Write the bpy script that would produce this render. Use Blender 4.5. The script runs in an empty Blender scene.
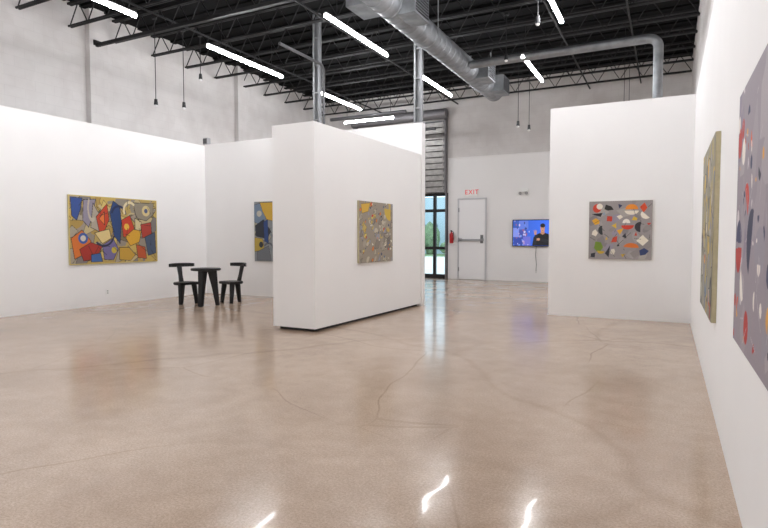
import bpy, bmesh, math, random
import numpy as np
from mathutils import Vector, Matrix
from mathutils import noise as mn
random.seed(4)
S=bpy.context.scene
try:
    S.view_settings.view_transform='Standard'
    S.view_settings.look='None'
except Exception: pass
COL=S.collection

# ------------------------------------------------------------ helpers
def lin(c):
    if isinstance(c,str):
        c=[int(c[i:i+2],16)/255 for i in (0,2,4)]
    return tuple((v/12.92 if v<=.04045 else ((v+.055)/1.055)**2.4) for v in c)
def mat(name,col,rough=.5,metal=0,emit=None,es=0,spec=None,noise=0,nscale=8,bump=0,bscale=40):
    m=bpy.data.materials.new(name); m.use_nodes=True
    nt=m.node_tree; b=nt.nodes['Principled BSDF']
    c=lin(col)
    b.inputs['Base Color'].default_value=(*c,1)
    b.inputs['Roughness'].default_value=rough; b.inputs['Metallic'].default_value=metal
    if spec is not None: b.inputs['Specular IOR Level'].default_value=spec
    if emit:
        b.inputs['Emission Color'].default_value=(*lin(emit),1); b.inputs['Emission Strength'].default_value=es
    tc=nt.nodes.new('ShaderNodeTexCoord')
    if noise:
        n=nt.nodes.new('ShaderNodeTexNoise'); n.inputs['Scale'].default_value=nscale; n.inputs['Detail'].default_value=4
        nt.links.new(tc.outputs['Object'],n.inputs['Vector'])
        r=nt.nodes.new('ShaderNodeValToRGB'); r.color_ramp.elements[0].position=.3; r.color_ramp.elements[1].position=.7
        r.color_ramp.elements[0].color=(*[v*(1-noise) for v in c],1); r.color_ramp.elements[1].color=(*[min(1,v*(1+noise)) for v in c],1)
        nt.links.new(n.outputs['Fac'],r.inputs['Fac']); nt.links.new(r.outputs['Color'],b.inputs['Base Color'])
    if bump:
        n=nt.nodes.new('ShaderNodeTexNoise'); n.inputs['Scale'].default_value=bscale
        nt.links.new(tc.outputs['Object'],n.inputs['Vector'])
        bp=nt.nodes.new('ShaderNodeBump'); bp.inputs['Strength'].default_value=bump; bp.inputs['Distance'].default_value=.01
        nt.links.new(n.outputs['Fac'],bp.inputs['Height']); nt.links.new(bp.outputs['Normal'],b.inputs['Normal'])
    return m
def obj(name,me,m=None,loc=(0,0,0),parent=None,label=None,category=None,kind=None,group=None,rot=None):
    o=bpy.data.objects.new(name,me)
    if m and me is not None: me.materials.append(m)
    COL.objects.link(o); o.location=loc
    if rot: o.rotation_euler=rot
    if parent: o.parent=parent
    if label: o['label']=label
    if category: o['category']=category
    if kind: o['kind']=kind
    if group: o['group']=group
    return o
def bm_mesh(name,bm):
    bmesh.ops.recalc_face_normals(bm,faces=bm.faces)
    me=bpy.data.meshes.new(name); bm.to_mesh(me); bm.free(); return me
def smooth(me,ang=40):
    for p in me.polygons: p.use_smooth=True
    try: me.set_sharp_from_angle(angle=math.radians(ang))
    except Exception: pass
    return me
def add_box(bm,a,b):
    vs=[bm.verts.new((x,y,z)) for x in (a[0],b[0]) for y in (a[1],b[1]) for z in (a[2],b[2])]
    for f in ((0,1,3,2),(4,6,7,5),(0,4,5,1),(2,3,7,6),(0,2,6,4),(1,5,7,3)): bm.faces.new([vs[i] for i in f])
    return vs
def box_me(a,b,bev=0,seg=2):
    bm=bmesh.new(); add_box(bm,a,b)
    if bev: bmesh.ops.bevel(bm,geom=list(bm.edges),offset=bev,segments=seg,affect='EDGES')
    return bm_mesh('m',bm)
def wbox(name,a,b,m,bev=0,**k):
    c=[(a[i]+b[i])/2 for i in range(3)]
    return obj(name,box_me([a[i]-c[i] for i in range(3)],[b[i]-c[i] for i in range(3)],bev),m,loc=c,**k)
def beam(bm,p,q,w,h=None,n=4):
    h=h or w
    p=Vector(p);q=Vector(q);d=(q-p).normalized()
    u=Vector((0,0,1)) if abs(d.z)<.9 else Vector((0,1,0))
    s=d.cross(u).normalized(); t=s.cross(d)
    R=[]
    for c in (p,q):
        ring=[]
        for i in range(n):
            an=2*math.pi*(i+.5)/n; k=math.sqrt(2) if n==4 else 1
            ring.append(bm.verts.new(c+s*math.cos(an)*w*k+t*math.sin(an)*h*k))
        R.append(ring)
    for i in range(n):
        j=(i+1)%n; bm.faces.new((R[0][i],R[0][j],R[1][j],R[1][i]))
    bm.faces.new(R[0]); bm.faces.new(R[1])
def taper(bm,p,q,r0,r1,n=16,steps=1):
    p=Vector(p);q=Vector(q);d=(q-p).normalized()
    u=Vector((0,0,1)) if abs(d.z)<.9 else Vector((0,1,0))
    s=d.cross(u).normalized(); t=s.cross(d); R=[]
    for c,r in ((p,r0),(q,r1)):
        R.append([bm.verts.new(c+s*math.cos(2*math.pi*i/n)*r+t*math.sin(2*math.pi*i/n)*r) for i in range(n)])
    for i in range(n):
        j=(i+1)%n; bm.faces.new((R[0][i],R[0][j],R[1][j],R[1][i]))
    bm.faces.new(R[0]); bm.faces.new(R[1])
def sweep(bm,pts,r,n=12,rf=None):
    R=[]
    pts=[Vector(p) for p in pts]
    up=None
    for k,p in enumerate(pts):
        d=(pts[min(k+1,len(pts)-1)]-pts[max(k-1,0)]).normalized()
        if up is None:
            u=Vector((0,0,1)) if abs(d.z)<.9 else Vector((1,0,0))
            s=d.cross(u).normalized()
        else:
            s=(up-d*up.dot(d)).normalized()
        up=s; t=s.cross(d); rr=rf(k) if rf else r
        R.append([bm.verts.new(p+s*math.cos(2*math.pi*i/n)*rr+t*math.sin(2*math.pi*i/n)*rr) for i in range(n)])
    for a,b in zip(R,R[1:]):
        for i in range(n):
            j=(i+1)%n; bm.faces.new((a[i],a[j],b[j],b[i]))
    bm.faces.new(R[0]); bm.faces.new(R[-1])

# ------------------------------------------------------------ materials
M_white=mat('white_paint','F2F1F0',.75,noise=.01,nscale=1.5,bump=.05,bscale=120)
M_black=mat('black_paint','17171A',.55)
M_dark=mat('black_steel_paint','0E0E10',.65)
M_deck=mat('black_deck','050506',.9,spec=.2)
M_metal=mat('galvanized_metal','8F9295',.5,.7,noise=.2,nscale=5)
M_metal2=mat('brushed_steel','8F9193',.55,.5)
M_pipe=mat('grey_painted_pipe','5E5E60',.5,.3)
M_hous=mat('white_enamel','E8E8E8',.4)
M_tube=mat('lit_tube','FFFFFF',.5,emit='FCFCFF',es=86)
M_wood=mat('black_stained_wood','121214',.42,noise=.3,nscale=14)
M_door=mat('door_paint','F3F3F4',.4)
M_canvasedge=mat('canvas_edge','C2B898',.8,noise=.08,nscale=20)
M_red=mat('red_enamel','B8141A',.35)
M_plastic=mat('white_plastic','F2F2F0',.45)

def concrete():
    m=bpy.data.materials.new('concrete_block'); m.use_nodes=True; nt=m.node_tree; L=nt.links
    b=nt.nodes['Principled BSDF']; b.inputs['Roughness'].default_value=.85
    g=nt.nodes.new('ShaderNodeNewGeometry'); sep=nt.nodes.new('ShaderNodeSeparateXYZ'); L.new(g.outputs['Position'],sep.inputs[0])
    add=nt.nodes.new('ShaderNodeMath'); add.operation='ADD'; L.new(sep.outputs['X'],add.inputs[0]); L.new(sep.outputs['Y'],add.inputs[1])
    cmb=nt.nodes.new('ShaderNodeCombineXYZ'); L.new(add.outputs[0],cmb.inputs['X']); L.new(sep.outputs['Z'],cmb.inputs['Y'])
    br=nt.nodes.new('ShaderNodeTexBrick'); br.inputs['Scale'].default_value=1; br.inputs['Brick Width'].default_value=.4; br.inputs['Row Height'].default_value=.2
    br.inputs['Mortar Size'].default_value=.005; br.inputs['Mortar Smooth'].default_value=.6
    br.inputs['Color1'].default_value=(*lin('E2DFDD'),1);br.inputs['Color2'].default_value=(*lin('E0DDDB'),1);br.inputs['Mortar'].default_value=(*lin('D9D6D4'),1)
    L.new(cmb.outputs[0],br.inputs['Vector'])
    col=br.outputs['Color']
    for sc,lo,p0,p1 in ((.5,.88,.36,.64),(2.2,.93,.38,.6)):
        n=nt.nodes.new('ShaderNodeTexNoise'); n.inputs['Scale'].default_value=sc; n.inputs['Detail'].default_value=6; n.inputs['Distortion'].default_value=.4
        L.new(g.outputs['Position'],n.inputs['Vector'])
        r=nt.nodes.new('ShaderNodeValToRGB'); r.color_ramp.elements[0].position=p0;r.color_ramp.elements[1].position=p1
        r.color_ramp.elements[0].color=(lo,lo*.99,lo*.985,1); r.color_ramp.elements[1].color=(1,1,1,1); L.new(n.outputs['Fac'],r.inputs['Fac'])
        mx=nt.nodes.new('ShaderNodeMix'); mx.data_type='RGBA'; mx.blend_type='MULTIPLY'; mx.inputs['Factor'].default_value=1
        L.new(col,mx.inputs['A']); L.new(r.outputs['Color'],mx.inputs['B']); col=mx.outputs['Result']
    L.new(col,b.inputs['Base Color'])
    return m
M_conc=concrete()

def floor_mat():
    m=bpy.data.materials.new('polished_concrete'); m.use_nodes=True; nt=m.node_tree; L=nt.links
    b=nt.nodes['Principled BSDF']
    g=nt.nodes.new('ShaderNodeNewGeometry'); P=g.outputs['Position']
    def noise(sc,det=4,rough=.5,dist=0):
        n=nt.nodes.new('ShaderNodeTexNoise'); n.inputs['Scale'].default_value=sc; n.inputs['Detail'].default_value=det; n.inputs['Roughness'].default_value=rough
        n.inputs['Distortion'].default_value=dist; L.new(P,n.inputs['Vector']); return n
    def ramp(src,p0,p1,c0,c1):
        r=nt.nodes.new('ShaderNodeValToRGB'); e=r.color_ramp.elements; e[0].position=p0;e[1].position=p1;e[0].color=(*c0,1);e[1].color=(*c1,1)
        L.new(src,r.inputs['Fac']); return r.outputs['Color']
    def mixm(a,c,mode='MULTIPLY',fac=1):
        x=nt.nodes.new('ShaderNodeMix'); x.data_type='RGBA'; x.blend_type=mode; x.inputs['Factor'].default_value=fac
        L.new(a,x.inputs['A']); L.new(c,x.inputs['B']); return x.outputs['Result']
    base=ramp(noise(.4,4,.5,.5).outputs['Fac'],.34,.66,lin('B9A28E'),lin('C8B29F'))
    blot=ramp(noise(1.4,5,.6,.7).outputs['Fac'],.35,.60,(.92,.905,.89),(1.02,1.02,1.01))
    c=mixm(base,blot)
    c=mixm(c,ramp(noise(5,5,.65).outputs['Fac'],.38,.6,(.94,.93,.92),(1.02,1.02,1.02)))
    sp=ramp(noise(70,2,.6).outputs['Fac'],.36,.66,(.87,.86,.84),(1.10,1.10,1.10)); c=mixm(c,sp)
    sp2=ramp(noise(150,1).outputs['Fac'],.30,.38,(.66,.62,.58),(1,1,1)); c=mixm(c,sp2)
    nd=noise(.55,2,.4)
    va=nt.nodes.new('ShaderNodeVectorMath'); va.operation='MULTIPLY_ADD'
    L.new(nd.outputs['Color'],va.inputs[0]); va.inputs[1].default_value=(1.1,1.1,0); L.new(P,va.inputs[2])
    v=nt.nodes.new('ShaderNodeTexVoronoi'); v.feature='DISTANCE_TO_EDGE'; v.inputs['Scale'].default_value=.36; L.new(va.outputs[0],v.inputs['Vector'])
    cr=ramp(v.outputs['Distance'],.0008,.0026,(.74,.70,.66),(1,1,1))
    msk=ramp(noise(.5,2).outputs['Fac'],.40,.52,(0,0,0),(1,1,1))
    cm=nt.nodes.new('ShaderNodeMix'); cm.data_type='RGBA'; L.new(msk,cm.inputs['Factor']); cm.inputs['A'].default_value=(1,1,1,1); L.new(cr,cm.inputs['B'])
    c=mixm(c,cm.outputs['Result'])
    v2=nt.nodes.new('ShaderNodeTexVoronoi'); v2.feature='DISTANCE_TO_EDGE'; v2.inputs['Scale'].default_value=.2; L.new(va.outputs[0],v2.inputs['Vector'])
    c=mixm(c,ramp(v2.outputs['Distance'],.0,.014,(.88,.86,.84),(1,1,1)))
    L.new(c,b.inputs['Base Color'])
    rr=nt.nodes.new('ShaderNodeMapRange'); rr.inputs['From Min'].default_value=.3; rr.inputs['From Max'].default_value=.7
    rr.inputs['To Min'].default_value=.15; rr.inputs['To Max'].default_value=.24
    L.new(noise(1.3,5).outputs['Fac'],rr.inputs['Value']); L.new(rr.outputs[0],b.inputs['Roughness'])
    b.inputs['Specular IOR Level'].default_value=.42
    b.inputs['Coat Weight'].default_value=.18; b.inputs['Coat Roughness'].default_value=.045; b.inputs['Coat IOR'].default_value=1.45
    bp=nt.nodes.new('ShaderNodeBump'); bp.inputs['Strength'].default_value=.12; bp.inputs['Distance'].default_value=.02
    L.new(noise(2.6,1,.4).outputs['Fac'],bp.inputs['Height']); L.new(bp.outputs['Normal'],b.inputs['Normal']); L.new(bp.outputs['Normal'],b.inputs['Coat Normal'])
    return m
M_floor=floor_mat()

# ------------------------------------------------------------ room shell
XR=.35; XL=-10.45; XO=-11.6; YB=18.0; YF=-3.0; HP=3.72; HC=6.5
ST='structure'
def st(name,a,b,m,label,bev=0): return wbox(name,a,b,m,bev=bev,kind=ST,label=label)
st('floor',(XO-.2,YF-.2,-.2),(.75,YB+.2,0),M_floor,'glossy polished beige concrete slab with cracks')
st('ceiling',(XO-.2,YF-.2,HC),(.75,YB+.2,HC+.15),M_deck,'black painted corrugated roof deck')
st('wall_left',(XO-.2,YF,0),(XO,YB,HC),M_conc,'bare grey concrete block outer wall')
st('wall_front',(XO-.2,YF-.2,0),(.75,YF,HC),M_white,'plain white wall closing the room')
st('wall_right',(XR,YF,0),(XR+.15,10.35,HP),M_white,'long white painted gallery wall')
st('wall_right_outer',(XR+.15,YF,0),(.75,YB,HC),M_conc,'bare grey concrete outer wall')
st('wall_left_partition',(XL-.16,YF,0),(XL,10.66,HP),M_white,'long white painted partition wall')
st('wall_back_partition',(XL,10.5,0),(-4.5,10.66,HP+.03),M_white,'white painted partition wall')
st('wall_right_partition',(-1.93,10.35,0),(XR,10.51,HP),M_white,'white painted partition wall with one painting')
def prism(prof,z0,z1):
    bm=bmesh.new(); a=[bm.verts.new((x,y,z0)) for x,y in prof]; b=[bm.verts.new((x,y,z1)) for x,y in prof]; n=len(prof)
    for i in range(n): bm.faces.new((a[i],a[(i+1)%n],b[(i+1)%n],b[i]))
    bm.faces.new(a); bm.faces.new(b); return bm_mesh('m',bm)
obj('wall_center',prism([(-.345,-1.85),(.43,-1.855),(.515,1.855),(-.345,1.855)],.05,3.1),M_white,loc=(-5.045,8.645,0),kind=ST,label='thick white display wall raised over a dark shadow gap')
obj('trim_shadow_gap',prism([(-.27,-1.78),(.36,-1.78),(.44,1.85),(-.27,1.85)],0,.05),M_black,loc=(-5.045,8.645,0),kind=ST,label='recessed block coloured black as the shade in the gap under the display wall')  # fills the gap below the wall; its shade is put in as black colour
OX0,OX1,OZ=-10.4,-6.74,2.95
st('wall_back',(OX1,YB,0),(.75,YB+.2,4.12),M_white,'white painted rear wall with exit door')
st('wall_back_upper',(OX1,YB+.0,4.12),(.75,YB+.2,HC),M_conc,'bare concrete upper rear wall')
st('wall_back_corner',(XO-.2,YB,0),(OX0,YB+.2,HC),M_conc,'bare concrete rear wall corner')
st('wall_back_lintel',(OX0,YB+.04,OZ),(OX1,YB+.2,HC),M_conc,'concrete wall over the glass storefront')
st('trim_back',(OX1,YB-.03,4.08),(XR,YB,4.12),M_white,'white top edge of the rear wallboard')
for i,y in enumerate((3.5,8.35,13.1)):
    st('trim_pilaster_%d'%(i+1),(XO,y-.22,0),(XO+.14,y+.22,HC),M_conc,'concrete pilaster on the outer wall')
bm=bmesh.new()
for k in range(42):
    y=YF+.5*k
    add_box(bm,(XO,y,HC-.04),(.7,y+.16,HC))
obj('ceiling_ribs',bm_mesh('m',bm),M_deck,kind=ST,label='black corrugated ribs of the roof deck')

# ------------------------------------------------------------ joists
bm=bmesh.new()
x0,x1=XO+.02,.48
zb,zt=5.95,6.42
for dy in (-.03,.03):
    beam(bm,(x0,dy,zb),(x1,dy,zb),.016,.018); beam(bm,(x0,dy,zt),(x1,dy,zt),.022,.022)
n=20; dx=(x1-x0)/n
for i in range(n):
    a=x0+dx*i; 
    beam(bm,(a,0,zb),(a+dx/2,0,zt),.009); beam(bm,(a+dx/2,0,zt),(a+dx,0,zb),.009)
jm=bm_mesh('joist',bm); jm.materials.append(M_dark)
y=.2
while y<17.9:
    obj('roof_joist',jm,None,loc=(0,y,0),label='black open-web steel roof joist',category='roof joist',group='open-web roof joists'); y+=1.08
for y,z in ((3.45,5.78),(8.3,5.70)):
    bm=bmesh.new(); beam(bm,(XO+.14,0,0),(.48,0,0),.03,.035)
    beam(bm,(XO+.14,0,-.01),(XO+.16,0,.1),.03,.08)
    obj('steel_tie_beam',bm_mesh('m',bm),M_dark,loc=(0,y,z),label='dark steel beam crossing the room under the roof joists',category='steel beam',group='dark cross beams')
for x in (-9.3,-6.4,-2.2,-.8):
    bm=bmesh.new(); beam(bm,(0,YF+.1,0),(0,YB-.02,0),.016)
    obj('bridging_bar',bm_mesh('m',bm),M_dark,loc=(x,0,5.91),label='thin black steel bracing bar running along the ceiling',category='bracing bar',group='ceiling bracing bars')

# ------------------------------------------------------------ ceiling lights
def light(x,y0,y1,z=5.2,along='Y',lab=None):
    L=y1-y0; e=obj('ceiling_light',None,None,loc=(x,(y0+y1)/2,z) if along=='Y' else ((y0+y1)/2,x,z),rot=None if along=='Y' else (0,0,math.pi/2),
        label=lab or 'long slim white suspended light fixture with a lit tube',category='ceiling light',group='suspended linear lights')
    obj('housing',box_me((-.025,-L/2,.035),(.025,L/2,.06),.006),M_hous,parent=e)
    bm=bmesh.new(); 
    beam(bm,(0,-L/2+.01,0),(0,L/2-.01,0),.032,.03,n=8)
    obj('lamp_tube',bm_mesh('m',bm),M_tube,parent=e)
    for s in (-.8,.8):
        bm=bmesh.new(); beam(bm,(0,0,.06),(0,0,5.93-z),.005)
        obj('hanger',bm_mesh('m',bm),M_dark,loc=(0,s,0),parent=e)
rows=[(-8.2,4.3,6.7),(-8.2,8.35,10.75),(-8.2,12.3,14.5),
 (-5.3,3.6,6.0),(-5.3,8.15,10.5),(-5.25,12.2,14.2),
 (-3.2,5.6,8.0),(-2.8,11.85,13.9),(-1.75,7.95,10.3),
 (-8.2,-1.5,.9),(-5.3,-1.5,.9),(-2.4,-1.5,.9),(-1.75,2.5,4.9)]
for r in rows: light(*r)
light(15.9,-9.6,-7.8,5.2,along='X')
light(-.9,12.6,15.0,3.5)  # added lamp, unseen behind the right partition, brightens the rear wall

# ------------------------------------------------------------ ducts
bm=bmesh.new(); pts=[];yy=-2.8
ks=[]
while yy<14.7:
    for q,kk in ((0,0),(.21,0),(.222,1),(.25,1)):
        pts.append((0,yy+q,0)); ks.append(kk)
    yy+=.262
sweep(bm,pts,.3,28,rf=lambda k:.235+.011*ks[k])
duct=obj('spiral_duct',smooth(bm_mesh('m',bm),25),M_metal,loc=(-4.22,0,5.3),label='round galvanized spiral air duct hung under the ceiling',category='air duct')
for (dxx,y,sx) in ((.29,8.75,1),(-.29,8.1,-1),(.29,12.9,1),(.29,14.2,1)):
    bm=bmesh.new(); add_box(bm,(-.17,-.3,-.20),(.17,.3,.2)); 
    b=obj('air_register',bm_mesh('m',bm),M_metal,loc=(dxx,y,.0),parent=duct,label='boxy galvanized side outlet')
    bm=bmesh.new()
    for k in range(7): add_box(bm,(.171 if sx>0 else -.185,-.26,-.16+k*.05),(.185 if sx>0 else -.171,.26,-.14+k*.05))
    obj('louver',bm_mesh('m',bm),M_dark,parent=b)
for y in (3,6.5,10,13.5):
    bm=bmesh.new(); beam(bm,(-.255,0,0),(-.255,0,.64),.008); beam(bm,(.255,0,0),(.255,0,.64),.008)
    pts=[(math.cos(a)*.255,0,math.sin(a)*.255) for a in [math.pi+math.pi*i/16 for i in range(17)]]
    sweep(bm,pts,.01,6)
    obj('duct_strap',bm_mesh('m',bm),M_metal2,loc=(0,y,0),parent=duct)
def arc(c,r,a0,a1,u,v,n=8):
    c=Vector(c);u=Vector(u);v=Vector(v)
    return [c+u*math.cos(a0+(a1-a0)*i/n)*r+v*math.sin(a0+(a1-a0)*i/n)*r for i in range(n+1)]
bm=bmesh.new()
pts=[Vector((-3.97,11.95,5.22)),Vector((-.44,11.95,5.22))]+arc((-.42,11.95,5.04),.18,math.pi/2,0,(1,0,0),(0,0,1))+[Vector((-.24,11.95,0))]
sweep(bm,pts,.088,16)
obj('branch_pipe',smooth(bm_mesh('m',bm)),M_metal,label='galvanized pipe leaving the duct and bending down behind a partition',category='pipe')
for (x,y,z0,z1) in ((-7.1,10.58,HP+.03,6.4),(-4.62,10.58,HP+.03,6.4)):
    bm=bmesh.new()
    add_box(bm,(-.09,-.04,0),(-.05,.04,z1-z0)); add_box(bm,(.05,-.04,0),(.09,.04,z1-z0)); add_box(bm,(-.05,.02,0),(.05,.035,z1-z0))
    add_box(bm,(-.12,-.07,0),(.12,.07,.02))
    for k in range(4): add_box(bm,(-.05,-.03,.3+k*.6),(.05,.02,.33+k*.6))
    obj('steel_post',bm_mesh('m',bm),M_metal2,loc=(x,y,z0),label='galvanized steel post from partition top up to the roof',category='steel post',group='partition support posts')
bm=bmesh.new(); pts=[Vector((-6.93,10.58,3.75)),Vector((-6.93,10.58,5.1))]+arc((-6.93,10.43,5.1),.15,0,math.pi/2,(0,1,0),(0,0,1))+[Vector((-6.93,9.0,5.25))]
sweep(bm,pts,.03,10); obj('conduit_pipe',smooth(bm_mesh('m',bm)),M_pipe,label='thin steel conduit bending up from the partition top',category='pipe')
for (z,y,a,b) in ((5.0,17.2,XO+.02,-6.9),(5.1,14.9,-9.5,-6.9)):
    bm=bmesh.new(); sweep(bm,[(a,y,z),(b,y,z)],.05,10); obj('ceiling_pipe',smooth(bm_mesh('m',bm)),M_pipe,label='grey horizontal service pipe near the rear wall',category='pipe',group='rear service pipes')

def spot(x,y,z):
    e=obj('pendant_spotlight',None,loc=(x,y,z),label='small black spotlight hanging on a long cord',category='spotlight',group='hanging spotlights')
    bm=bmesh.new(); taper(bm,(0,0,.1),(0,0,5.93-z),.008,.008,6); obj('cord',bm_mesh('m',bm),M_dark,parent=e)
    bm=bmesh.new(); taper(bm,(0,0,0),(0,0,.12),.042,.03,16); obj('lamp_shade',smooth(bm_mesh('m',bm)),M_black,parent=e)
    bm=bmesh.new(); taper(bm,(0,0,-.03),(0,0,0),.025,.036,14); obj('bulb',smooth(bm_mesh('m',bm)),M_hous,parent=e)
    bm=bmesh.new(); taper(bm,(0,0,5.89-z),(0,0,5.93-z),.05,.05,14); obj('canopy',bm_mesh('m',bm),M_dark,parent=e)
for s in ((-9.5,8.2,4.15),(-9.5,8.95,4.25),(-9.4,9.35,4.95),(-3.4,14,4.2),(-3.15,14.1,4.1),(-2.0,9.5,4.95),(-3.0,11.3,5.0)): spot(*s)

# ------------------------------------------------------------ drawing canvas
class Cv:
    def __init__(s,w,h,bg):
        s.w,s.h=w,h; s.a=np.zeros((h,w,3)); s.a[:]=lin(bg)
        s.X,s.Y=np.meshgrid((np.arange(w))/(w-1),(np.arange(h))/(h-1))
    def put(s,m,c,al=1):
        c=np.array(lin(c)); s.a[m]=s.a[m]*(1-al)+c*al
    def mask(s,pts):
        m=np.zeros((s.h,s.w),bool); n=len(pts)
        for i in range(n):
            x1,y1=pts[i];x2,y2=pts[(i+1)%n]
            if y1==y2: continue
            c=((y1>s.Y)!=(y2>s.Y))&(s.X<(x2-x1)*(s.Y-y1)/(y2-y1)+x1); m^=c
        return m
    def poly(s,pts,c,line=None,lw=.006,al=1):
        s.put(s.mask(pts),c,al)
        if line:
            for i in range(len(pts)): s.line(pts[i],pts[(i+1)%len(pts)],line,lw)
    def ell(s,cx,cy,rx,ry,c,a0=None,a1=None,rin=0,rot=0,al=1):
        dx=(s.X-cx);dy=(s.Y-cy); cr,sr=math.cos(rot),math.sin(rot)
        u=(dx*cr+dy*sr)/rx; v=(-dx*sr+dy*cr)/ry; d=u*u+v*v; m=(d<=1)&(d>=rin*rin)
        if a0 is not None:
            an=np.arctan2(v,u)%(2*math.pi); m&=((an-a0)%(2*math.pi))<=(a1-a0)
        s.put(m,c,al)
    def line(s,p,q,c,w=.006):
        asp=s.h/s.w
        px,py=p[0],p[1]*asp;qx,qy=q[0],q[1]*asp; dx,dy=qx-px,qy-py; L=dx*dx+dy*dy+1e-9
        t=np.clip(((s.X-px)*dx+(s.Y*asp-py)*dy)/L,0,1)
        m=((s.X-px-t*dx)**2+(s.Y*asp-py-t*dy)**2)<w*w; s.put(m,c)
    def noise(s,k,rng):
        f=1+k*(rng.random((s.h,s.w,1))-.5); s.a=np.clip(s.a*f,0,1)
def vc_mat(name,emit=0,rough=.6):
    m=bpy.data.materials.new(name); m.use_nodes=True; nt=m.node_tree; b=nt.nodes['Principled BSDF']
    v=nt.nodes.new('ShaderNodeVertexColor'); v.layer_name='Col'
    b.inputs['Roughness'].default_value=rough
    if emit:
        b.inputs['Base Color'].default_value=(.01,.01,.01,1)
        nt.links.new(v.outputs['Color'],b.inputs['Emission Color']); b.inputs['Emission Strength'].default_value=emit
    else: nt.links.new(v.outputs['Color'],b.inputs['Base Color'])
    return m
M_art=vc_mat('painted_canvas'); M_screen=vc_mat('lit_screen',1.1,.2)
def grid_me(cv,W,Hh,yo=0):
    w,h=cv.w,cv.h
    xs=np.linspace(-W/2,W/2,w); zs=np.linspace(Hh/2,-Hh/2,h)
    X,Z=np.meshgrid(xs,zs); V=np.stack([X,np.full_like(X,yo),Z],-1).reshape(-1,3)
    idx=np.arange(w*h).reshape(h,w)
    F=np.stack([idx[1:,:-1],idx[1:,1:],idx[:-1,1:],idx[:-1,:-1]],-1).reshape(-1,4)
    me=bpy.data.meshes.new('art'); me.from_pydata(V.tolist(),[],F.tolist())
    ca=me.color_attributes.new('Col','FLOAT_COLOR','POINT')
    col=np.ones((w*h,4),np.float32); col[:,:3]=cv.a.reshape(-1,3); ca.data.foreach_set('color',col.ravel())
    return me
def painting(cv,W,Hh,loc,rz,label,th=.035):
    p=obj('painting',None,None,loc=loc,rot=(0,0,rz),label=label,category='painting')
    obj('stretcher_frame',box_me((-W/2,-th,-Hh/2),(W/2,0,Hh/2),.003,1),M_canvasedge,parent=p)
    obj('canvas',grid_me(cv,W,Hh,-th-.002),M_art,parent=p)
    return p
def rnd_shapes(cv,rng,n,pal,smin,smax,line='1A1714',lw=.004,kinds=('poly','tri','arc','ell')):
    for i in range(n):
        x,y=rng.random(),rng.random(); s=smin+(smax-smin)*rng.random(); a=rng.random()*6.28
        c=pal[rng.integers(len(pal))]; k=kinds[rng.integers(len(kinds))]; ar=cv.w/cv.h
        if k in('poly','tri'):
            m=3 if k=='tri' else rng.integers(4,6)
            pts=[(x+s*math.cos(a+j*6.283/m+rng.random()*.5)*(.5+rng.random()*.7),y+s*ar*math.sin(a+j*6.283/m)*(.5+rng.random()*.7)) for j in range(m)]
            cv.poly(pts,c,line,lw)
        elif k=='ell': cv.ell(x,y,s*.7,s*.4*ar,c,rot=a)
        elif k=='half': cv.ell(x,y,s*.7,s*.7*ar,c,a0=a%6.28,a1=a%6.28+3.14)
        else: cv.ell(x,y,s,s*ar,c,a0=a%6.28,a1=a%6.28+2.2+rng.random(),rin=.72)

# painting 1
rng=np.random.default_rng(11)
c1=Cv(300,196,'B39A58')
rnd_shapes(c1,rng,90,['C2A75A','A98C48','8E8578','7B7672','A39A88','CDB56A','75684F','9C8F80','BBAA80'],.05,.15,line='2A241C',lw=.0018)
O='201A14'
for pts,c in [([(.02,.03),(.14,.04),(.12,.2),(.08,.36),(.03,.3)],'2F4C8C'),([(.15,.06),(.28,.04),(.24,.3),(.2,.46),(.14,.36)],'8B8494'),
  ([(.25,.10),(.33,.30),(.31,.52),(.22,.46)],'A79C8C'),([(.28,.30),(.40,.10),(.42,.34),(.37,.50),(.31,.52)],'BE3F22'),([(.31,.33),(.37,.22),(.37,.42)],'DB7232'),
  ([(.02,.62),(.13,.5),(.22,.66),(.20,.82),(.05,.92)],'CF6F2C'),([(.10,.78),(.22,.68),(.34,.74),(.27,.93),(.14,.95)],'A12E22'),
  ([(.43,.22),(.47,.05),(.54,.12),(.56,.36),(.54,.7),(.47,.58)],'274172'),([(.56,.34),(.66,.26),(.71,.46),(.66,.62),(.58,.6)],'BE3A22'),
  ([(.60,.60),(.70,.48),(.80,.50),(.77,.68),(.66,.74)],'D3A030'),([(.70,.06),(.96,.05),(.95,.24),(.86,.34),(.74,.30)],'8D8474'),
  ([(.72,.3),(.80,.36),(.79,.50),(.72,.48)],'C9BA8E'),([(.79,.40),(.92,.36),(.93,.56),(.81,.62)],'A83A2C'),([(.84,.60),(.97,.52),(.98,.86),(.88,.90)],'44536B'),
  ([(.34,.72),(.46,.62),(.52,.78),(.46,.95),(.36,.94)],'6F6694'),([(.53,.76),(.64,.76),(.72,.88),(.66,.97),(.53,.95)],'BF9638'),
  ([(.26,.54),(.42,.48),(.44,.62),(.34,.70)],'D6C084'),([(.73,.72),(.84,.76),(.86,.95),(.75,.93)],'B2502A'),([(.22,.86),(.32,.84),(.34,.97),(.22,.97)],'3C5F9A')]:
    c1.poly(pts,c,O,.0028)
c1.ell(.14,.62,.05,.08,'34549A'); c1.ell(.14,.62,.028,.043,'C9C2B4')
c1.ell(.53,.26,.09,.15,'1C2B52',a0=3.3,a1=6.2,rin=.75); c1.ell(.66,.18,.08,.14,'DCCFA6',a0=2.6,a1=5.6,rin=.72)
c1.ell(.36,.55,.12,.2,'232844',a0=.2,a1=2.4,rin=.84); c1.ell(.86,.18,.05,.085,'D0BE88'); c1.ell(.86,.18,.022,.036,'4A567A')
c1.ell(.47,.8,.03,.05,'BFA83E'); c1.ell(.24,.18,.05,.2,'B9AE9C',a0=1,a1=4,rin=.7); c1.ell(.62,.44,.03,.05,'E0B040')
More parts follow.
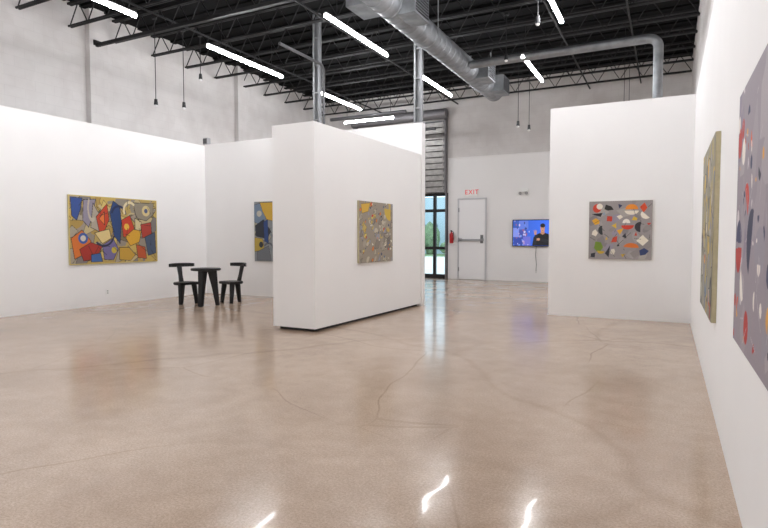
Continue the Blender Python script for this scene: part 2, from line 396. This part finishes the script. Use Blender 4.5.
for k in range(26):
    x=rng.random();y=rng.random(); c1.line((x,y),(x+(rng.random()-.5)*.2,y+(rng.random()-.5)*.4),O,.0022)
for a,b in (((0,0),(1,0)),((0,1),(1,1)),((0,0),(0,1)),((1,0),(1,1))): c1.line(a,b,'C8B262',.008)
c1.noise(.15,rng)
painting(c1,2.1,1.38,(XL,7.90,1.56),math.pi/2,'wide abstract canvas with ochre, red and blue angular shapes')
# painting 2
rng=np.random.default_rng(5)
c2=Cv(150,170,'85898C')
rnd_shapes(c2,rng,34,['7A8086','93979A','6A6F76','A09B88','5A5E64'],.08,.2,lw=.0025)
c2.poly([(0,.05),(.18,.02),(.3,.25),(.18,.4),(0,.34)],'6F8196',O,.003); c2.poly([(.02,.4),(.22,.3),(.4,.5),(.30,.62),(.04,.58)],'2C3038',O,.003)
c2.poly([(.14,.02),(.5,.02),(.52,.34),(.30,.30),(.2,.16)],'C9A23A',O,.003); c2.poly([(.22,.34),(.32,.3),(.34,.7),(.24,.66)],'2B4478',O,.003)
c2.poly([(0,.60),(.2,.62),(.24,.8),(.0,.84)],'B39A44',O,.003); c2.poly([(.06,.84),(.34,.74),(.4,.98),(.06,.98)],'6C7076',O,.003)
c2.poly([(.5,.1),(.95,.1),(.9,.6),(.6,.55)],'B58A32',O,.003); c2.ell(.12,.2,.06,.05,'B9B4A4'); c2.ell(.7,.75,.2,.16,'27447C',a0=3,a1=6.2)
c2.ell(.16,.72,.05,.05,'2A2D33'); c2.noise(.12,rng)
painting(c2,1.25,1.42,(-8.225,10.5,1.555),0,'abstract canvas with blue-grey, yellow and charcoal shapes')
# painting 3
rng=np.random.default_rng(8)
c3=Cv(240,196,'968C7E')
rnd_shapes(c3,rng,80,['A39A8C','857C72','AFA692','BFA65A','787068','94949C','BDB39E'],.03,.09,lw=.0018,line='3A332C',kinds=('poly','tri','ell','half'))
rnd_shapes(c3,rng,75,['C9402A','D8A62E','3A4060','E3DCC8','D97A2A','2A282A','B9B2A0','5B6A86','D9C05A'],.015,.04,lw=.0015,kinds=('poly','tri','ell','half','arc'))
c3.ell(.93,.1,.2,.2,'C9A83A',a0=1.6,a1=3.2); c3.poly([(.05,.05),(.3,.02),(.25,.16),(.08,.2)],'D3A838',O,.002); c3.noise(.15,rng)
painting(c3,1.2,1.04,(-4.573,8.59,1.5),math.pi/2-math.atan(.085/3.71),'taupe abstract canvas with many small coloured fragments')
# painting 4
rng=np.random.default_rng(21)
c4=Cv(220,220,'989190')
rnd_shapes(c4,rng,34,['A39C9A','908986','A9A29C','958E9C','857F80'],.05,.16,line=None,kinds=('poly','ell'))
def E(x,y,r,c,**k): c4.ell(x,y,r,r*(.75+.5*((x*7.3+y*3.1)%1)),c,rot=(x*9+y*5)%3,**k)
def Q(x,y,s,c,n=5,sd=0):
    rg=np.random.default_rng(int(x*100+y*1000+sd)); a=rg.random()*6
    c4.poly([(x+s*math.cos(a+j*6.283/n)*(.5+.8*rg.random()),y+s*math.sin(a+j*6.283/n)*(.5+.8*rg.random())) for j in range(n)],c)
E(.13,.12,.075,'C8402A');E(.17,.09,.05,'E8DFD0');Q(.31,.12,.08,'23201F');Q(.33,.3,.055,'C23A24',4);Q(.12,.35,.075,'E0A52E');c4.ell(.68,.17,.11,.07,'E6DDCB',a0=0,a1=3.14)
c4.ell(.68,.15,.10,.09,'E58A25',a0=3.14,a1=6.28);Q(.87,.12,.07,'D64A22',4);E(.9,.24,.08,'EAE2D2',a0=.5,a1=3.6);Q(.5,.09,.05,'2C3558',3);E(.22,.5,.08,'2A2D31',a0=0,a1=3.2)
Q(.09,.55,.06,'E9E0D0');Q(.42,.43,.06,'D8B13A',3);c4.ell(.62,.42,.10,.07,'C8371F',a0=0,a1=3.14);c4.ell(.60,.38,.06,.07,'F0E8DC',a0=3.14,a1=6.28);E(.82,.45,.09,'2E2B33',a0=1,a1=4.2)
Q(.16,.78,.11,'6F8A2C',5);E(.2,.86,.06,'C9A22E',a0=0,a1=3.1);Q(.42,.66,.07,'C9442B',4);Q(.4,.86,.06,'DCD4C4');Q(.57,.6,.05,'22242E',3);c4.ell(.68,.80,.12,.08,'D9722A',a0=3.3,a1=6.3)
Q(.86,.68,.08,'E6DDCB',4);Q(.88,.87,.07,'2F3E6A',5);Q(.29,.64,.04,'D8B13A',3);Q(.50,.27,.05,'E6DDCB',4);Q(.75,.58,.045,'C8371F',3);Q(.07,.93,.05,'22242E',4)
Q(.74,.31,.05,'D8B13A',4);Q(.95,.4,.04,'C8371F',3);Q(.55,.93,.05,'C9A22E',3);Q(.48,.76,.03,'22242E',4);Q(.24,.22,.04,'8E9AA8',4)
c4.poly([(.04,.22),(.22,.2),(.19,.27)],'1E1D20');c4.poly([(.45,.5),(.56,.47),(.5,.58)],'E0A52E');c4.poly([(.27,.90),(.35,.76),(.33,.97)],'22242E')
for k in range(22):
    x=rng.random();y=rng.random(); c4.line((x,y),(x+(rng.random()-.5)*.22,y+(rng.random()-.5)*.22),'3A3432',.003)
c4.noise(.1,rng)
painting(c4,1.0,1.0,(-.74,10.35,1.535),0,'square grey abstract canvas scattered with orange, white and dark shapes')
# painting 5
rng=np.random.default_rng(31)
c5=Cv(240,200,'8F8A78')
rnd_shapes(c5,rng,60,['A39466','8A8A8C','B79A45','77787E','9C968A','C9A94A','6C6A60','B3AD9E'],.05,.16,lw=.0025)
rnd_shapes(c5,rng,26,['C0402A','D9A62C','2B3350','E2DAC6','1D1C1E','5E7896'],.03,.08,lw=.002,kinds=('poly','half','arc'))
c5.noise(.12,rng)
painting(c5,1.65,1.5,(XR,5.88,1.48),-math.pi/2,'large abstract canvas of ochre and grey interlocking shapes')
# painting 6
rng=np.random.default_rng(44)
c6=Cv(360,220,'958C94')
rnd_shapes(c6,rng,50,['9E959C','8A8190','A79FA4','938E98'],.03,.12,line=None,kinds=('poly','ell'))
def G(x,y,r,c,**k): c6.ell(x,y,r*.62,r,c,**k)
cols=['B5281E','E8E0D8','2A2F55','D8562A','C9C2C4','B5AEB4','E0A33A','1E2036','D5CDD0']
for i in range(75):
    a=rng.random()*6.28; G(rng.random(),rng.random(),.012+.03*rng.random(),cols[rng.integers(len(cols))],a0=a,a1=a+(3.14 if rng.random()<.6 else 6.28))
G(.07,.60,.09,'2A2F5A',a0=3.2,a1=6.3);G(.07,.62,.10,'B5281E',a0=0,a1=3.1);G(.04,.2,.06,'B5281E');G(.12,.25,.05,'EDE6DC');G(.16,.75,.07,'EDE6DC',a0=1,a1=4);G(.2,.45,.07,'C8371F',a0=4,a1=7.1);G(.3,.6,.12,'24284A',a0=2,a1=5.1);G(.25,.9,.06,'B5281E')
for k in range(40):
    x=rng.random();y=rng.random(); c6.line((x,y),(x+(rng.random()-.5)*.15,y+(rng.random()-.5)*.25),'BDB4BA',.0013)
c6.noise(.08,rng)
painting(c6,2.0,1.24,(XR,2.4,1.5),-math.pi/2,'large mauve-grey abstract canvas with red, navy and white marks')

# ------------------------------------------------------------ TV
tv=obj('television',None,loc=(-3.74,YB-.005,1.56),label='flat wall-mounted television showing a person gesturing',category='television')
obj('casing',box_me((-.76,-.08,-.43),(.76,0,.43),.01),M_black,parent=tv)
ct=Cv(180,100,'3A6AE0')
ct.a[:]=ct.a*(0.7+.6*ct.X[...,None])
rngt=np.random.default_rng(2)
for (x,y,w,h,c) in ((0,0,.14,.3,'3558B0'),(.13,.02,.2,.34,'5E78D4'),(.0,.3,.13,.36,'7E8CDC'),(.13,.36,.17,.3,'4450A8'),(.02,.66,.2,.34,'3448A0'),(.22,.64,.16,.36,'6A6CCC')):
    ct.poly([(x,y),(x+w,y),(x+w,y+h),(x,y+h)],c)
for i in range(30):
    x=rngt.random()*.36;y=rngt.random(); c=['A088C0','C4C0E4','2A3A80','9A5A80','6F94E4','B8A8D8'][rngt.integers(6)]
    ct.ell(x,y,.008+.016*rngt.random(),.02+.035*rngt.random(),c)
PX=-.06
def P(l): return [(x+PX,y) for x,y in l]
ct.poly(P([(.48,1),(.51,.66),(.59,.54),(.66,.49),(.74,.49),(.82,.54),(.89,.66),(.92,1)]),'15161C')
ct.poly(P([(.665,.4),(.735,.4),(.745,.52),(.70,.57),(.655,.52)]),'B98066'); ct.ell(.70+PX,.32,.047,.14,'C48E72'); ct.ell(.70+PX,.21,.052,.08,'1C1512')
ct.ell(.683+PX,.31,.006,.012,'20140F');ct.ell(.717+PX,.31,.006,.012,'20140F');ct.ell(.70+PX,.40,.014,.01,'8E4A40')
ct.poly(P([(.53,.98),(.50,.74),(.545,.56),(.60,.6),(.57,.9)]),'20222A'); ct.ell(.545+PX,.52,.026,.055,'C48E72')
ct.poly(P([(.80,.9),(.62,.8),(.63,.72),(.82,.74)]),'20222A'); ct.ell(.615+PX,.75,.03,.05,'C48E72')
for dx in (-.018,-.006,.006,.018): ct.line((.545+dx+PX,.5),(.545+dx*1.7+PX,.41-.02*(abs(dx)<.01)),'C48E72',.005)
for k in range(4): ct.line((.6+PX,.725+k*.018),(.575+PX,.715+k*.022),'C48E72',.0045)
obj('screen',grid_me(ct,1.47,.81,-.083),M_screen,parent=tv)
bm=bmesh.new(); sweep(bm,[(0,-.02,-.42),(-.02,-.02,-.7),(.01,-.02,-1.0),(0,-.02,-1.2)],.008,6); obj('cable',bm_mesh('m',bm),M_pipe,parent=tv)
M_sock=mat('socket_grey','9A9A98',.5)
def outlet(loc,rz,lab):
    o=obj('wall_outlet',box_me((-.04,-.01,-.06),(.04,0,.06),.004),M_plastic,loc=loc,rot=(0,0,rz),label=lab,category='outlet')
    for z in (-.022,.022): obj('socket',box_me((-.014,-.013,z-.012),(.014,-.008,z+.012)),M_sock,parent=o)
outlet((-3.74,YB,.33),0,'white electrical outlet below the television'); outlet((XL,7.68,.27),math.pi/2,'white electrical outlet low on the white wall')

# ------------------------------------------------------------ rear door
M_frame=mat('door_frame_grey','D0D0D3',.45)
dx0,dx1=-6.33,-5.42
d=obj('door_1',box_me((-.45,-.03,-1.335),(.45,.0,1.335),.004),M_door,loc=((dx0+dx1)/2,YB-.02,1.345),kind=ST,label='white steel exit door with panic bar')
bm=bmesh.new()
for a,b in (((-.50,-.05,-1.345),(-.458,.0,1.39)),((.458,-.05,-1.345),(.50,.0,1.39)),((-.46,-.05,1.345),(.46,.0,1.39))): add_box(bm,a,b)
obj('door_frame',bm_mesh('m',bm),M_frame,parent=d)
bm=bmesh.new(); add_box(bm,(-.40,-.10,-.02),(.40,-.06,.04)); add_box(bm,(-.42,-.1,-.03),(-.34,-.03,.06)); add_box(bm,(.34,-.1,-.03),(.42,-.03,.06))
obj('panic_bar',bm_mesh('m',bm),mat('satin_steel','A8AAAE',.4,.3),parent=d,loc=(0,0,-.02))
obj('lock_plate',box_me((.3,-.045,-.12),(.4,-.03,.16)),M_metal2,parent=d)
bm=bmesh.new()
for z in (-1.0,0,1.0): taper(bm,(-.455,-.045,z-.07),(-.455,-.045,z+.07),.018,.018,8)
obj('hinge',bm_mesh('m',bm),M_metal2,parent=d)
ex=obj('exit_sign',box_me((-.20,-.05,-.125),(.20,0,.125),.01),M_plastic,loc=(-5.885,YB,2.93),label='white exit sign with red letters over the door',category='exit sign')
M_exit=mat('exit_red','D8101A',.5,emit='FF1018',es=.25)
cu=bpy.data.curves.new('t','FONT'); cu.body='EXIT'; cu.size=.215; cu.align_x='CENTER'; cu.align_y='CENTER'; cu.extrude=.002; cu.space_character=1.1
to=bpy.data.objects.new('tmp',cu); COL.objects.link(to); bpy.context.view_layer.update()
tm=bpy.data.meshes.new_from_object(to.evaluated_get(bpy.context.evaluated_depsgraph_get())); bpy.data.objects.remove(to)
tm.materials.clear()
obj('lettering',tm,M_exit,parent=ex,loc=(0,-.053,0),rot=(math.pi/2,0,0))
em=obj('emergency_light',box_me((-.15,-.07,-.05),(.15,.0,.06),.01),M_plastic,loc=(-4.15,YB,2.93),label='white emergency light unit with two small lamp heads',category='emergency light')
M_lens=mat('grey_lens','A0A0A0',.3)
for s in (-.1,.1):
    bm=bmesh.new(); taper(bm,(s,-.06,-.08),(s,-.13,-.1),.035,.05,14); obj('lamp_head',smooth(bm_mesh('m',bm)),M_lens,parent=em)
fe=obj('fire_extinguisher',None,loc=(-6.58,YB-.09,1.22),label='red fire extinguisher mounted on the white wall',category='fire extinguisher')
bm=bmesh.new(); sweep(bm,[(0,0,z) for z in (0,.01,.30,.34,.37,.39)],.07,18,rf=lambda k:(.055,.065,.065,.05,.03,.02)[k]); obj('tank',smooth(bm_mesh('m',bm)),M_red,parent=fe)
bm=bmesh.new(); add_box(bm,(-.02,-.02,.39),(.02,.02,.43)); add_box(bm,(-.015,-.1,.43),(.015,.02,.445)); add_box(bm,(-.015,-.09,.40),(.015,-.02,.41)); obj('handle',bm_mesh('m',bm),M_black,parent=fe)
bm=bmesh.new(); sweep(bm,[(.02,0,.41),(.08,-.01,.38),(.09,-.01,.22),(.075,-.01,.1)],.01,8); obj('hose',smooth(bm_mesh('m',bm)),M_black,parent=fe)
obj('wall_bracket',box_me((-.03,.055,.1),(.03,.09,.36)),M_black,parent=fe)
sp=wbox('wall_speaker',(-10.52,10.5,HP+.03),(-10.36,10.62,HP+.2),mat('grey_plastic','A5A5A7',.5),bev=.01,label='small grey speaker box on top of the partition corner',category='speaker')
obj('speaker_grille',box_me((-.06,-.066,-.06),(.06,-.058,.06)),M_pipe,parent=sp)

# ------------------------------------------------------------ glass storefront + roller door
M_glass=bpy.data.materials.new('clear_glass'); M_glass.use_nodes=True
nt=M_glass.node_tree; nt.nodes.clear(); o_=nt.nodes.new('ShaderNodeOutputMaterial'); mx=nt.nodes.new('ShaderNodeMixShader'); tr=nt.nodes.new('ShaderNodeBsdfTransparent'); gl=nt.nodes.new('ShaderNodeBsdfGlossy')
gl.inputs['Roughness'].default_value=.02; tr.inputs['Color'].default_value=(.86,.95,.98,1); mx.inputs[0].default_value=.06
nt.links.new(tr.outputs[0],mx.inputs[1]); nt.links.new(gl.outputs[0],mx.inputs[2]); nt.links.new(mx.outputs[0],o_.inputs[0])
nx=7
xs=[OX0+ (OX1-OX0)*i/nx for i in range(nx+1)]
w=obj('window_1',None,loc=(0,YB+.1,0),kind=ST,label='black-framed glass storefront looking out to a sunny yard')
bm=bmesh.new()
for i,x in enumerate(xs): add_box(bm,(x-.05,-.05,0),(x+.05,.05,OZ))
for z0,z1 in ((0,.14),(1.0,1.1),(2.3,2.4),(OZ-.1,OZ)): add_box(bm,(OX0,-.045,z0),(OX1,.045,z1))
obj('window_frame',bm_mesh('m',bm),M_black,parent=w)
obj('glass_pane',box_me((OX0,-.004,.1),(OX1,.004,OZ-.05)),M_glass,parent=w)
rd=obj('roller_door',None,loc=(0,YB,0),label='silver ribbed metal roller door raised above the glass front',category='roller door')
M_slat=mat('slat_metal','A09E9B',.45,.5,noise=.2,nscale=6)
bm=bmesh.new(); z=OZ+.02
while z<5.35:
    add_box(bm,(OX0+.1,-.16,z),(OX1-.09,-.06,z+.15)); add_box(bm,(OX0+.1,-.12,z+.15),(OX1-.09,-.06,z+.17)); z+=.2
for xx in (OX1-.16,OX1-1.2,OX1-2.3): add_box(bm,(xx,-.18,OZ+.02),(xx+.03,-.16,5.35))
obj('slat_curtain',bm_mesh('m',bm),M_slat,parent=rd)
obj('slat_backing',box_me((OX0+.1,-.05,OZ),(OX1-.09,-.03,5.4)),M_pipe,parent=rd)
M_rail=mat('rail_grey','7F7D80',.5,.4)
bm=bmesh.new(); add_box(bm,(OX1-.05,-.16,0),(OX1-.03,-.0,OZ)); add_box(bm,(OX1-.08,-.2,OZ),(OX1-.05,-.0,5.5)); 
for k in range(12): add_box(bm,(OX1-.10,-.24,OZ+.1+k*.2),(OX1-.04,-.2,OZ+.16+k*.2))
add_box(bm,(OX1-.05,-.23,OZ),(OX1-.035,-.0,5.5))
obj('guide_rail',bm_mesh('m',bm),M_rail,parent=rd)
obj('guide_rail',box_me((OX0+.02,-.2,0),(OX0+.1,-.0,5.5)),M_rail,parent=rd)
bm=bmesh.new(); taper(bm,(OX0,-.2,5.6),(OX1,-.2,5.6),.17,.17,20); obj('coil_drum',smooth(bm_mesh('m',bm)),M_rail,parent=rd)

# ------------------------------------------------------------ outdoors
st('ground',(-60,YB+.2,-.25),(20,80,-.03),mat('sunny_pavement','DAD7D0',.9,noise=.08,nscale=2),'light concrete pavement outside')
st('ground_lawn',(-60,40,-.03),(20,45.9,.02),mat('lawn_green','7E9468',.9,noise=.25,nscale=3),'strip of green lawn outside')
M_leaf=mat('foliage','6F8562',.8,noise=.4,nscale=3)
def bush(x,y,r,h):
    bm=bmesh.new(); bmesh.ops.create_icosphere(bm,subdivisions=4,radius=1)
    for v in bm.verts:
        k=1+.25*mn.noise(v.co*2.5+Vector((x,y,0)))+.12*mn.noise(v.co*8); v.co=Vector((v.co.x*r*k,v.co.y*r*k,max(-.98,v.co.z*k)*h/2+h/2))
    obj('hedge_bush',bm_mesh('m',bm),M_leaf,loc=(x,y,.02),label='leafy green bush outside the glass front',category='bush',group='bushes outside')
for x,y,r,h in ((-15.4,42,.9,1.2),(-20.5,42,1.6,1.8),(-17.8,43.5,.7,2.6)): bush(x,y,r,h)
M_st=mat('pale_blue_stucco','AFC0CA',.9)
st('wall_outside',(-45,46,-.05),(-4,46.3,5.0),M_st,'pale blue-grey building across the yard')
M_shop=mat('dark_shop_glass','4F6878',.15)
for i in range(6):
    st('window_%d'%(i+2),(-27+i*3.4,45.94,.5),(-25+i*3.4,46,2.6),M_shop,'dark blue shop window of the building across the yard')

# ------------------------------------------------------------ furniture
def extr(bm,prof,z0,z1):
    a=[bm.verts.new((x,y,z0)) for x,y in prof]; b=[bm.verts.new((x,y,z1)) for x,y in prof]; n=len(prof)
    for i in range(n): bm.faces.new((a[i],a[(i+1)%n],b[(i+1)%n],b[i]))
    bm.faces.new(a); bm.faces.new(b)
def chair(loc,rz,lab):
    c=obj('dining_chair',None,loc=loc,rot=(0,0,rz),label=lab,category='chair',group='black wooden chairs')
    prof=[]
    for i in range(17):
        a=math.pi+math.pi*i/16; prof.append((.24*math.cos(a),-.0+.22*math.sin(a)))
    prof+=[(.24,.15),(.21,.20),(-.21,.20),(-.24,.15)]
    bm=bmesh.new(); extr(bm,prof,.41,.465); bmesh.ops.bevel(bm,geom=[e for e in bm.edges if abs(e.verts[0].co.z-e.verts[1].co.z)<1e-4],offset=.01,segments=2,affect='EDGES')
    obj('seat',smooth(bm_mesh('m',bm)),M_wood,parent=c)
    for s in (-1,1):
        bm=bmesh.new(); taper(bm,(s*.15,.10,.415),(s*.18,.15,0),.056,.038,18); obj('leg',smooth(bm_mesh('m',bm)),M_wood,parent=c)
    bm=bmesh.new(); taper(bm,(0,-.13,.415),(0,-.18,0),.060,.040,18); obj('leg',smooth(bm_mesh('m',bm)),M_wood,parent=c)
    bm=bmesh.new(); R=[]
    for (z,y,w,t) in ((.42,-.16,.045,.028),(.6,-.21,.038,.024),(.8,-.262,.05,.02)):
        R.append([bm.verts.new((sx*w,y+sy*t,z)) for sx,sy in ((-1,-1),(1,-1),(1,1),(-1,1))])
    for a,b in zip(R,R[1:]):
        for i in range(4): bm.faces.new((a[i],a[(i+1)%4],b[(i+1)%4],b[i]))
    bm.faces.new(R[0]);bm.faces.new(R[-1])
    obj('back_post',bm_mesh('m',bm),M_wood,parent=c)
    bm=bmesh.new(); R=[]
    N=24
    for i in range(N+1):
        a=math.radians(-90-56+112*i/N); r=.33
        ed=.5+.5*math.sin(math.pi*i/N)**.6
        cx,cy=math.cos(a),math.sin(a)
        ring=[]
        for rr,zz in ((r-.018,.777+.02*(1-ed)),(r+.018,.777+.02*(1-ed)),(r+.018,.86-.015*(1-ed)),(r-.018,.86-.015*(1-ed))):
            ring.append(bm.verts.new((cx*rr,cy*rr+.055,zz)))
        R.append(ring)
    for a,b in zip(R,R[1:]):
        for i in range(4): bm.faces.new((a[i],a[(i+1)%4],b[(i+1)%4],b[i]))
    bm.faces.new(R[0]);bm.faces.new(R[-1])
    obj('backrest',smooth(bm_mesh('m',bm),50),M_wood,parent=c)
chair((-9.16,8.58,0),math.atan2(-.3,1)-math.pi/2,'black wooden chair with curved band backrest beside the round table')
chair((-8.41,9.20,0),math.atan2(-1,-.25)-math.pi/2,'black wooden chair with curved band backrest behind the round table')
t=obj('side_table',None,loc=(-8.5,8.52,0),rot=(0,0,.5),label='small round black wooden table on three thick splayed legs',category='table')
bm=bmesh.new(); sweep(bm,[(0,0,z) for z in (.73,.738,.77,.778)],.3,48,rf=lambda k:(.285,.3,.3,.29)[k]); obj('table_top',smooth(bm_mesh('m',bm)),M_wood,parent=t)
for k in range(3):
    a=k*2.094+.3; cx,cy=math.cos(a),math.sin(a); px,py=-cy,cx
    bm=bmesh.new(); R=[]
    for (z,r,w,tk) in ((.735,.12,.12,.06),(.4,.17,.08,.05),(0,.225,.052,.044)):
        R.append([bm.verts.new((cx*(r+sx*w*.8)+px*sy*tk,cy*(r+sx*w*.8)+py*sy*tk,z)) for sx,sy in ((-1,-1),(1,-1),(1,1),(-1,1))])
    for A,B in zip(R,R[1:]):
        for i in range(4): bm.faces.new((A[i],A[(i+1)%4],B[(i+1)%4],B[i]))
    bm.faces.new(R[0]);bm.faces.new(R[-1])
    bmesh.ops.bevel(bm,geom=list(bm.edges),offset=.008,segments=2,affect='EDGES')
    obj('leg',smooth(bm_mesh('m',bm)),M_wood,parent=t)

# ------------------------------------------------------------ world, camera
wd=bpy.data.worlds.new('World'); S.world=wd; wd.use_nodes=True
bg=wd.node_tree.nodes['Background']; bg.inputs[0].default_value=(.84,.92,1,1); bg.inputs[1].default_value=2.6
cam=bpy.data.cameras.new('camera'); co=bpy.data.objects.new('camera',cam); COL.objects.link(co); S.camera=co
cam.sensor_width=36; cam.lens=26.0; cam.clip_start=.03
co.location=(0,0,1.4); co.rotation_euler=(math.pi/2-math.atan(26/555),0,math.atan(284/555))
